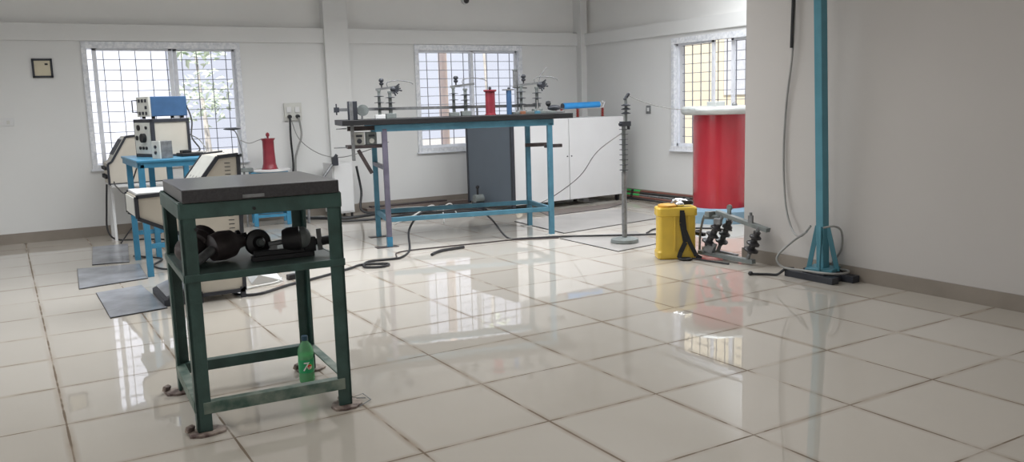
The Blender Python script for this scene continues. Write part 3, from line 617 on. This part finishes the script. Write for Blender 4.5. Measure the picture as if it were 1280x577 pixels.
def shedpost(x, y, z0, z1, ns, parent, r=.016, R2=.05, m=GREYP):
    MB().cyl((x, y, z0), (x, y, z1), r, r*.85).cyl((x, y, z1), (x, y, z1+.02), r*1.2).build('post', m, parent)
    for k in range(ns):
        z = z0+(z1-z0)*(k+1)/(ns+.8); MB().lathe([(r, -.004), (R2, -.003), (R2, .001), (r, .006)], (x, y, z), n=22).build('shed', TRIM, parent)
def switch_unit(name, u, label, fan, base_m, posts, ht):
    t = thing(name, label, 'insulator switch', bl(u, -.02, 1.25), A)
    d = posts
    MB().bb(-.05, .05, -.04, .04, 0, .04).build('base_block', base_m, t, .004)
    MB().bb(d-.05, d+.05, -.04, .04, 0, .05).build('base_block', GREYP, t, .004)
    shedpost(0, 0, .04, ht, 3, t, .017); shedpost(d, 0, .05, ht-.02, 3, t, .02)
    MB().bar((-.03, 0, ht+.02), (d+.10, 0, ht+.045), .018, .022).build('contact_arm', STEEL, t)
    MB().lathe([(.008, 0), (.008, .03), (.02, .035), (.024, .05), (.012, .06), (.024, .068), (.026, .085), (.014, .098), (0, .10)], (.03, 0, ht+.03), n=18).build('bell_insulator', TRIM, t)
    MB().tube([(d-.02, 0, ht+.04), (d-.02, 0, ht+.09), (d+.08, 0, ht+.105), (d+.20, 0, ht+.09), (d+.24, 0, ht+.065)], .005, smooth=2).build('horn_rod', STEEL, t)
    if fan:
        m = MB()
        for k in range(8):
            a = R(-100+k*21); rr = .055+.03*((k*5) % 3)/2; m.bar((d+.03, -.01, ht+.02), (d+.04+rr*math.cos(a), -.02, ht+.02+rr*.8*math.sin(a)), .012, .014)
        m.sph((d+.035, 0, ht+.02), .03); m.build('blade_fan', TRIM, t)
    return t
switch_unit('insulator_switch', -.83, 'two-post insulator switch with blade fan at left end of the long table', True, WHITE, .11, .27)
switch_unit('insulator_switch', -.065, 'two-post insulator switch at the middle of the long table', False, GREYP, .125, .28)
t3 = switch_unit('insulator_switch', .665, 'tallest two-post insulator switch with raised rod at right end of table', True, STEEL, .175, .28)
MB().tube([(.20, 0, .33), (.22, 0, .40), (.29, 0, .475)], .005, smooth=1).build('raised_rod', STEEL, t3)
MB().bb(-.10, .36, -.10, .08, 0, .025).build('base_plate', GREYP, t3, .003)
t = thing('red_cylinder', 'small dark red flanged cylinder on the long blue table', 'cylinder', bl(.325, -.02, 1.25), A)
MB().lathe([(.058, 0), (.058, .01), (.051, .015), (.051, .235), (.068, .245), (.068, .26), (0, .26)], n=30).build('cylinder_body', REDD, t)
MB().lathe([(.01, .26), (.016, .268), (.016, .285), (0, .292)], n=14).build('knob', TRIM, t)
t = thing('blue_cylinder', 'slim blue cylinder with flat cap on the long blue table', 'cylinder', bl(.53, -.02, 1.25), A)
MB().lathe([(.028, 0), (.028, .25), (0, .25)], n=26).build('cylinder_body', BLUEI, t); MB().bb(-.065, .05, -.03, .03, .25, .262).build('flat_cap', STEEL, t); MB().sph((.0, 0, .27), .014).build('knob', TRIM, t)
t = thing('tube_holder', 'pale upright glass-like tube on a bracket right of the blue cylinder', 'tube', bl(.62, .02, 1.25), A)
MB().cyl((.02, 0, 0), (.02, 0, .27), .008).bar((-.03, 0, .28), (.12, 0, .27), .03, .014).build('bracket', STEEL, t); MB().cyl((0, 0, .28), (0, 0, .46), .027).build('tube', STEEL, t); MB().cyl((0, 0, .455), (0, 0, .465), .034).build('tube_cap', GREYP, t)
t = thing('small_motor', 'dark lumpy motor with terminal on a plate at the right table end', 'motor', bl(1.0, -.05, 1.25), A)
MB().sph((.02, 0, .055), .05, (1.5, .9, .6)).build('housing', TRIM, t); MB().bb(-.09, .12, -.06, .06, 0, .02).build('base_plate', STEEL, t, .002); MB().lathe([(.012, .07), (.02, .08), (.03, .10), (.022, .125), (0, .13)], (-.045, 0, 0), n=14).build('terminal', BLACK, t)
for i, (u, lab) in enumerate(((.64, 'left of the tall posts'), (.80, 'between the tall posts'))):
    t = thing('terminal_post', 'small copper coloured terminal block %s' % lab, 'terminal', bl(u, -.14, 1.25), A)
    MB().bb(-.025, .025, -.02, .02, 0, .03).build('block', COP if i == 0 else BLUED, t, .002); MB().cyl((0, 0, .03), (0, 0, .09 if i == 0 else .14), .006, n=10).cyl((.018, 0, .03), (.018, 0, .06), .006, n=10).build('stud', CHROME, t)

# ------------------------------------------------------------------ white cabinet on castors and its load
ca = math.atan2(9.30-9.17, 7.33-5.46)
cb = thing('cabinet', 'large white cabinet with slate grey side and castors by the window', 'cabinet', (5.46, 9.17, 0), ca)
CW, CD, CH = 1.86, 1.04, 1.15
MB().bb(0.004, CW, 0.012, CD, .09, CH).build('body', WHITE, cb, .004)
MB().bb(-.012, .004, .02, CD, .08, CH-.005).build('side_panel', CABS, cb, .002, label='slate grey side panel')
MB().bb(-.016, .028, -.02, .02, .05, CH).build('corner_strip', TRIM, cb, .002); MB().bb(-.018, .01, CD-.03, CD+.01, .05, CH).build('corner_strip', TRIM, cb, .002)
for (a0, a1) in ((.03, .905), (.915, CW)): d = MB().bb(a0, a1, -.006, .012, .09, CH-.006).build('door', WHITE, cb, .002); MB().cyl((a1-.03 if a0 < .5 else a0+.03, -.016, .66), (a1-.03 if a0 < .5 else a0+.03, -.005, .66), .008, n=10).build('door_latch', TRIM, d)
for (x, y) in ((.05, .06), (CW-.07, .06), (.05, CD-.06), (CW-.07, CD-.06)):
    MB().cyl((x-.014, y, .035), (x+.014, y, .035), .035).box((x, y, .075), (.05, .04, .03)).build('castor', BLACK, cb)
t = thing('wooden_shim', 'pale wedge under the near corner of the big cabinet', 'wedge', (5.50, 9.10, 0))
MB().prism([(-.03, 0), (.03, 0), (.02, .05), (-.02, .05)], -.03, .03).build('wedge', OCHRE if False else PICB, t)
t = thing('blue_rod_insulator', 'bright blue tube on two red ribbed insulators on the big cabinet', 'insulator', (6.65, 9.62, CH))
def ribbed(x, y, z0, z1, parent, r=.022):
    n = 7; pr = [(r*.8, 0)]
    for k in range(n):
        z = (z1-z0)*(k+.5)/n; pr += [(r*.6, z-.006), (r*1.35, z), (r*.6, z+.006)]
    pr.append((r*.9, z1-z0)); MB().lathe(pr, (x, y, z0), n=16).build('ribbed_insulator', REDI, parent)
MB().cyl((-.10, 0, .155), (.50, 0, .165), .042).build('tube', BLUET, t); MB().cyl((-.115, 0, .155), (-.10, 0, .155), .038).build('end_ring', TRIM, t); MB().cyl((.50, 0, .165), (.515, 0, .165), .036).build('end_ring', WHITE, t)
ribbed(.14, 0, 0, .115, t); ribbed(.56, 0, 0, .12, t); MB().bar((.14, 0, .118), (.58, 0, .122), .02, .01).bar((.56, 0, .12), (.60, 0, .20), .015, .012).sph((.56, 0, .20), .018).build('support_bar', WHITE, t)
t = thing('red_insulator_pair', 'pair of short red ribbed insulators at left on the big cabinet', 'insulator', (6.42, 9.60, CH))
ribbed(-.0, 0, 0, .12, t, .02); ribbed(.09, 0, 0, .12, t, .02); MB().bar((-.03, 0, .125), (.13, 0, .125), .03, .012).build('link_plate', STEEL, t)
tag(MB().tube([(5.15, 6.5, 1.08), (5.25, 7.1, .85), (5.45, 7.7, .55), (5.5, 8.3, .28), (5.60, 8.9, .10), (5.65, 9.05, .05)], .005).build('earth_wire', CABLEG), 'thin diagonal wire from the insulator stand down to the big cabinet foot', 'wire')

# ------------------------------------------------------------------ mats at right
mat_thing([(4.75, 7.08), (4.73, 6.10), (5.30, 6.20), (5.62, 6.95)], 'pale mat with dark edge under the insulator stand', MATL, BLACK, .006)
mat_thing([(4.97, 7.33), (6.5, 7.55), (6.6, 8.5), (5.05, 8.47)], 'large pale mat with dark front edge behind the insulator stand', MATL, BLACK, .006)
mat_thing([(5.62, 8.62), (6.6, 8.70), (7.2, 9.05), (5.75, 9.02)], 'dark brown mat along the front of the big cabinet', MATB, TRIM, .006)

# insulator stand
t = thing('insulator_stand', 'tall grey insulator stand on round foot with spiky rod', 'insulator stand', (5.08, 6.45, .006))
MB().lathe([(.13, 0), (.135, .01), (.13, .035), (.10, .045), (.05, .05), (0, .05)], n=36).build('round_foot', GREYP, t, label='round iron foot')
MB().cyl((0, 0, .05), (0, 0, .68), .024).build('pole', STEEL, t)
MB().cyl((0, 0, .66), (0, 0, 1.12), .018).build('ribbed_rod', GREYP, t)
for k in range(9): MB().lathe([(.017, -.003), (.042, -.002), (.042, .002), (.017, .004)], (0, 0, .70+.048*k), n=18).build('rib', TRIM, t)
MB().box((.02, 0, 1.135), (.10, .05, .045)).cyl((-.05, 0, 1.13), (.08, 0, 1.15), .014).bar((.06, 0, 1.15), (.06, 0, 1.08), .02).build('clamp', TRIM, t)
MB().cyl((.03, 0, 1.14), (.03, 0, 1.38), .014).build('top_post', GREYP, t)
for z in (1.235, 1.275, 1.31): MB().lathe([(.014, -.01), (.045, -.006), (.045, .0), (.014, .012)], (.03, 0, z), n=20).build('shed', TRIM, t)
MB().bar((.015, 0, 1.36), (.055, 0, 1.405), .026, .02).sph((.06, 0, 1.41), .016).build('top_terminal', TRIM, t)
tag(MB().tube([(5.14, 6.45, 1.405), (5.3, 6.5, 1.36), (5.6, 6.6, 1.30), (6.0, 6.75, 1.255), (6.45, 6.95, 1.24)], .004).build('link_wire', CABLEG), 'thin wire from the insulator stand top to the red cylinder ring', 'wire')

# red cylinder
rc = thing('high_voltage_cylinder', 'big glossy red cylinder with pale ring top and blue base', 'transformer', (6.87, 7.0, 0))
MB().lathe([(.0, 0), (.40, 0), (.40, .13), (.34, .16), (0, .16)], n=48).build('base', BASEB, rc)
MB().lathe([(0, .155), (.300, .155), (.300, 1.20), (0, 1.20)], n=64).build('drum', RED, rc, .006)
MB().torus((0, 0, 1.225), .385, .047).build('ring', TOR, rc); MB().lathe([(0, 1.18), (.37, 1.18), (.38, 1.20), (.38, 1.255), (0, 1.265)], n=48).build('top_plate', TOR, rc)
MB().bb(-.17, -.03, -.10, .04, 1.262, 1.32).build('terminal_box', TOR, rc, .006); MB().sph((.09, -.12, 1.275), .03).build('knob', STEEL, rc)
MB().cyl((.14, -.36, .10), (.14, -.42, .10), .03).box((.10, -.395, .15), (.10, .02, .12)).build('bracket', BASEB, rc)

# sticks along the far wall
cols = [(WOODS, GRNT, 'dark red stick with green end lying by the far wall'), (BLACK, WOODS, 'black stick with brown end on the bundle by the far wall'), (STEEL, GRNT, 'pale metal stick with green tape by the far wall'),
        (WOODS, WOODS, 'plain dark red stick lowest on the bundle by the far wall'), (BLACK, BLACK, 'thin black stick nearest the skirting by the far wall')]
for i, (ma, mb_, lab) in enumerate(cols):
    y0 = 9.62-.05*i; x0 = 7.60-.045*i; z0 = .10-.02*i
    t = thing('long_stick', lab, 'stick', (x0, y0, z0), 0, )
    e = Vector((-.25-.02*i, -1.85, .05)); g = e*.22
    MB().cyl(g, e, .013).build('shaft', ma, t); MB().cyl((0, 0, 0), g, .016).build('tip_sleeve', mb_, t); MB().cyl(g*.45, g*.6, .0175).build('band', BLACK, t)

# yellow sprayer tank
yt = thing('sprayer_tank', 'yellow plastic knapsack sprayer tank with black straps', 'sprayer', (4.935, 5.56, 0), R(-30))
yt.scale = (1.02, 1.02, 1.06)
def rbox(w, d, r, n=5):
    P = []
    for cx_, cy_, a0 in ((w-r, d-r, 0), (-w+r, d-r, 90), (-w+r, -d+r, 180), (w-r, -d+r, 270)):
        for k in range(n+1): a = R(a0+90*k/n); P.append((cx_+r*math.cos(a), cy_+r*math.sin(a)))
    return P
def stack(levels):
    m = MB(); rings = []
    for (w, d, r, z) in levels: rings.append([m.b.verts.new((x, y, z)) for x, y in rbox(w, d, r)])
    for a, c in zip(rings, rings[1:]):
        n = len(a)
        for i in range(n): m.b.faces.new((a[i], a[(i+1) % n], c[(i+1) % n], c[i]))
    m.b.faces.new(rings[0][::-1]); m.b.faces.new(rings[-1]); return m
stack([(.155, .085, .03, 0), (.166, .095, .035, .01), (.168, .097, .035, .055), (.158, .088, .035, .07), (.156, .086, .035, .20), (.156, .086, .035, .345), (.168, .097, .035, .355), (.168, .097, .035, .41), (.160, .09, .03, .42)]).build('tank_body', YELL, yt)
MB().bb(-.03, -.015, -.098, -.084, .07, .35).bb(.085, .10, -.098, -.084, .07, .35).build('rib', YELL, yt, .004)
MB().lathe([(.075, .418), (.08, .425), (.08, .437), (.06, .444), (0, .445)], (-.07, 0, 0), n=30).build('lid', OCHRE, yt)
MB().sph((.03, -.02, .44), .035, (1.2, 1, .7)).tube([(-.04, .02, .43), (0, .02, .47), (.08, 0, .465), (.13, 0, .44)], .012).build('chrome_valve', CHROME, yt)
MB().tube([(.05, .03, .43), (.1, .03, .47), (.15, .02, .44)], .014).box((.09, 0, .45), (.08, .05, .03)).build('pump_lever', BLACK, yt)
def strap(pts, w=.024):
    m = MB(); 
    for a, c in zip(pts, pts[1:]): m.bar(a, c, w*2 if False else w*1.5, .006, up=(0, 1, 0))
    return m
st_ = MB(); pts1 = [(.035, -.10, .40), (.03, -.105, .30), (.06, -.108, .14), (.02, -.112, .06), (-.0, -.14, .02)]
for a, c in zip(pts1, pts1[1:]): st_.bar(a, c, .006, .038, up=(1, 0, 0))
st_.build('strap', BLACK, yt)
st2 = MB(); pts2 = [(.04, -.104, .38), (.055, -.110, .24), (.10, -.11, .13), (.15, -.125, .03), (.19, -.13, .008)]
for a, c in zip(pts2, pts2[1:]): st2.bar(a, c, .006, .034, up=(1, 0, 0))
st2.build('strap', BLACK, yt)
MB().tube([(0, -.13, .014), (.03, -.17, .01), (.09, -.17, .01), (.08, -.13, .012), (.02, -.13, .012)], .012).build('strap_end', BLACK, yt)

# gang switch (pole-top switch) leaning at wall corner
sw = thing('pole_switch', 'grey iron pole switch with black ribbed insulators leaning at wall corner', 'switchgear', (5.12, 5.2, 0))
def S(x, y, z): return (x-5.12, y-5.2, z)
MB().bar(S(5.09, 5.43, .05), S(5.17, 4.88, .03), .05, .035).build('lower_beam', GREYP, sw, .003)
MB().bar(S(5.20, 5.50, .06), S(5.26, 5.15, .03), .04, .03).build('lower_beam', STEEL, sw, .003)
MB().bar(S(5.17, 5.30, .40), S(5.20, 4.76, .30), .05, .035).build('upper_beam', GREYP, sw, .003)
def pin(a, c, r=.06, name='pin_insulator', parent=sw):
    a, c = Vector(a), Vector(c); d = c-a; L = d.length
    MB().cyl(a, c, .016).build('pin', STEEL, parent)
    pr = [(.02, L*.18)]
    for k in range(3):
        z = L*(.26+.2*k); pr += [(r*.45, z-.01), (r*(1-.1*k), z), (r*(1-.1*k), z+.012), (r*.45, z+.03)]
    pr += [(.03, L*.85)]
    MB().lathe(pr, a, d, 26).build(name, BLACKG, parent)
pin(S(5.15, 4.93, .05), S(5.18, 4.84, .32)); pin(S(5.07, 5.36, .06), S(5.15, 5.22, .37)); pin(S(5.20, 5.32, .06), S(5.22, 5.18, .38), .055)
MB().box(S(5.18, 4.93, .375), (.03, .035, .06), rz=.3).cyl(S(5.18, 4.93, .34), S(5.18, 4.93, .43), .012).build('bolt_lug', STEEL, sw)
MB().box(S(5.20, 5.19, .41), (.012, .05, .07), rz=-.3).cyl(S(5.195, 5.19, .445), S(5.21, 5.19, .445), .026).build('upright_lug', GREYP, sw)
MB().box(S(5.10, 5.30, .10), (.05, .07, .09), rz=.3, rx=.4).box(S(5.13, 5.25, .33), (.06, .06, .05), rz=.5).build('clamp_block', STEEL, sw, .003)
MB().box(S(5.12, 5.33, .385), (.08, .05, .045)).cyl(S(5.08, 5.36, .36), S(5.18, 5.25, .36), .018).build('hinge_block', GREYP, sw)
MB().tube([S(5.15, 5.33, .38), S(5.14, 5.42, .36), S(5.13, 5.46, .2), S(5.12, 5.46, .06)], .010).build('operating_rod', STEEL, sw)
MB().bar(S(5.14, 5.60, .20), S(5.16, 5.44, .19), .04, .03).build('dark_arm', BLACK, sw, .004)
MB().lathe([(.05, 0), (.052, .012), (0, .02)], S(5.25, 5.24, .001), n=20).build('loose_washer', TRIM, sw)

# blue pole
bp_ = thing('steel_pole', 'tall teal blue square steel pole on a braced foot by the right wall', 'pole', (5.172, 4.20, 0))
MB().bar((0, 0, .055), (-.125, 0, 2.6), .066, .066, up=(0, 1, 0)).build('pole', TEAL, bp_, .004)
for a in (25, 115, 205, 295):
    c, s = math.cos(R(a)), math.sin(R(a)); MB().bar((.105*c, .105*s, .065), (.035*c-.016, .035*s, .40), .035, .012, up=(-s, c, 0)).build('brace', TEAL, bp_, .002)
MB().box((0, 0, .075), (.20, .20, .03), rz=R(20)).build('foot_plate', TEAL, bp_, .004)
m = MB(); m.bb(-.13, -.06, -.19, .25, 0, .05).bb(.03, .105, -.24, .21, 0, .05).bb(-.10, .10, -.14, -.08, .0, .045).bb(-.10, .10, .08, .14, 0, .045).bb(-.11, .10, -.10, .10, .045, .062); m.build('base_skids', TRIM, bp_, .003)
tag(MB().tube([(5.27, 4.60, 2.7), (5.275, 4.60, 2.2), (5.27, 4.61, 1.70), (5.28, 4.67, 1.3), (5.28, 4.69, .9), (5.27, 4.66, .58), (5.24, 4.60, .42), (5.19, 4.50, .32), (5.14, 4.40, .30), (5.11, 4.32, .34), (5.10, 4.26, .40)], .008).build('hanging_cable', CABLEG), 'long grey cable hanging down the right wall to the blue pole', 'cable')
tag(MB().tube([(5.262, 4.60, 2.72), (5.262, 4.602, 2.2), (5.26, 4.612, 1.72)], .013).build('cable_sleeve', CABLE), 'black sleeve around the upper part of the hanging wall cable', 'cable')
tag(MB().tube([(5.07, 4.27, .36), (5.05, 4.40, .26), (4.98, 4.47, .15), (4.99, 4.42, .08), (5.02, 4.26, .075), (5.07, 4.05, .075), (5.18, 4.0, .075), (5.26, 4.05, .075), (5.27, 4.2, .085), (5.27, 4.12, .22), (5.23, 4.09, .36), (5.15, 4.09, .41), (5.09, 4.14, .40)], .008).build('coiled_cable', CABLEG), 'grey cable coiled around the foot of the blue pole', 'cable')
tag(MB().tube([(4.86, 4.62, .012), (4.95, 4.54, .01), (5.0, 4.48, .012), (5.04, 4.44, .055), (5.09, 4.40, .06)], .010).sph((4.86, 4.62, .016), .018).build('cable_end', CABLE), 'short black cable end lying left of the pole foot', 'cable')

# ------------------------------------------------------------------ cables on the floor
def cab(pts, r, label, m=CABLE, name='floor_cable'): return tag(MB().tube([(p[0], p[1], (p[2] if len(p) > 2 else r+.001)) for p in pts], r).build(name, m), label, 'cable')
cab([(1.50, 6.95), (1.42, 6.65), (1.42, 6.42), (1.56, 6.36), (1.83, 6.54), (2.12, 6.68), (2.45, 6.88), (2.60, 6.98), (2.80, 6.88), (2.72, 6.78), (2.58, 6.86), (2.70, 7.08), (2.92, 7.07), (3.03, 7.10), (3.25, 7.42), (3.40, 7.75, .15), (3.52, 7.73, .305), (3.7, 7.75, .30)], .011, 'thick black cable from control desk that loops before the long blue table')
cab([(1.43, 6.50, .10), (1.50, 6.60, .02), (1.60, 6.66), (1.78, 6.72), (1.86, 6.86)], .008, 'pale cable lying beside the control desk base', CABLEW)
cab([(3.7, 7.75, .305), (4.1, 7.66, .305), (4.25, 7.60, .20), (4.35, 7.45), (4.45, 7.28), (4.78, 7.14), (5.18, 6.86, .014), (5.58, 6.62, .014), (6.1, 6.5)], .010, 'black cable over the blue rail and across the pale mat')
cab([(3.294, 7.018), (3.36, 7.09), (3.459, 7.153), (3.58, 7.18), (3.72, 7.20)], .014, 'short thick black cable end before the long blue table')
cab([(3.0, 7.15), (3.15, 7.40), (3.65, 7.38), (4.1, 7.33), (4.33, 7.30), (4.75, 7.10)], .006, 'thin brown cable on the floor along the long blue table front', DWOOD)
cab([(3.2, 10.45), (3.6, 10.1), (4.1, 10.2), (4.6, 10.0), (5.0, 10.2), (5.35, 10.1)], .018, 'heavy black cable along the back wall, farthest of the bundle')
cab([(3.9, 9.9), (4.2, 10.05, .08), (4.5, 9.8, .10), (4.8, 9.95), (5.3, 9.9)], .014, 'grey cable arching over the bundle behind the long blue table', CABLEG)
cab([(3.4, 9.9), (3.9, 9.75), (4.4, 9.9), (4.9, 9.7), (5.2, 9.6), (5.3, 9.3)], .014, 'black cable running from the bundle to the grey cabinet side')
cab([(3.85, 9.2), (4.2, 9.45, .05), (4.6, 9.75, .12), (4.75, 9.85)], .009, 'pale cable crossing behind the rail of the long blue table', CABLEW)
cab([(4.35, 8.9, .012), (4.40, 9.0, .16), (4.55, 9.1, .20), (4.65, 9.1, .05), (4.9, 9.2)], .008, 'white cable hooped upright behind the long blue table', CABLEW)
cab([(4.2, 10.5), (4.6, 10.52), (5.1, 10.45), (5.38, 10.3), (5.38, 9.9), (5.3, 9.6)], .016, 'black cable against the skirting below the middle window')
cab([(4.98, 5.40), (5.0, 5.26), (5.02, 5.12), (5.04, 5.03)], .008, 'short black cord on floor between sprayer and pole switch')
cab([(3.93, 10.55, .62), (3.96, 10.5, .30), (3.92, 10.4, .05), (4.2, 10.3)], .016, 'thick black cable drooping right of the white steel box')
cab([(5.6, 6.75), (5.9, 6.9), (6.3, 6.55), (6.35, 6.3)], .008, 'black cord on the floor between the stand and the red cylinder')
t = thing('floor_motor', 'small dark machine on floor beside the grey cabinet side', 'machine', (5.27, 9.75, 0))
MB().bb(-.06, .06, -.06, .06, 0, .10).build('base', TRIM, t, .005); MB().cyl((-.05, 0, .15), (.07, 0, .15), .055).build('housing', GREYP, t); MB().cyl((0, 0, .18), (0, 0, .30), .015).sph((0, 0, .30), .025).build('lever', BLACK, t)
t = thing('timber_strip', 'dark flat timber lying along the back wall behind the long table', 'timber', (3.4, 10.62, 0), R(-1))
MB().bb(.62, 2.1, -.14, .04, 0, .06).build('plank', MATB, t, .003); MB().bb(.7, 1.8, -.08, .02, .05, .08).build('upper_plank', DWOOD, t, .003)

# ------------------------------------------------------------------ groups of repeated things
GROUPS = {'foot_pad': 'packing pads under the feet of the green table', 'voltmeter': 'meter boxes on the table-end bracket', 'long_stick': 'sticks bundled along the far wall',
          'insulator_switch': 'two-post insulator switches on the long blue table', 'floor_cable': 'cables lying on the floor', 'floor_plate': 'thin plates under the long blue table',
          'terminal_post': 'terminal blocks on the long blue table', 'plug_cable': 'cables hanging from the socket board', 'lead': 'leads around the blue instrument table', 'building': 'houses outside', 'tree': 'trees outside the left window'}
for o in list(COL.objects):
    if o.parent is None and o.get('label'):
        k = o.name.split('.')[0]
        if k in GROUPS: o['group'] = GROUPS[k] if not (k == 'tree' and 'middle' in o['label']) else 'leaves outside the middle window'
        elif k == 'floor_mat': o['group'] = 'rubber mats on the left' if 'rubber' in o['label'] else 'floor mats by the insulator stand and cabinet'
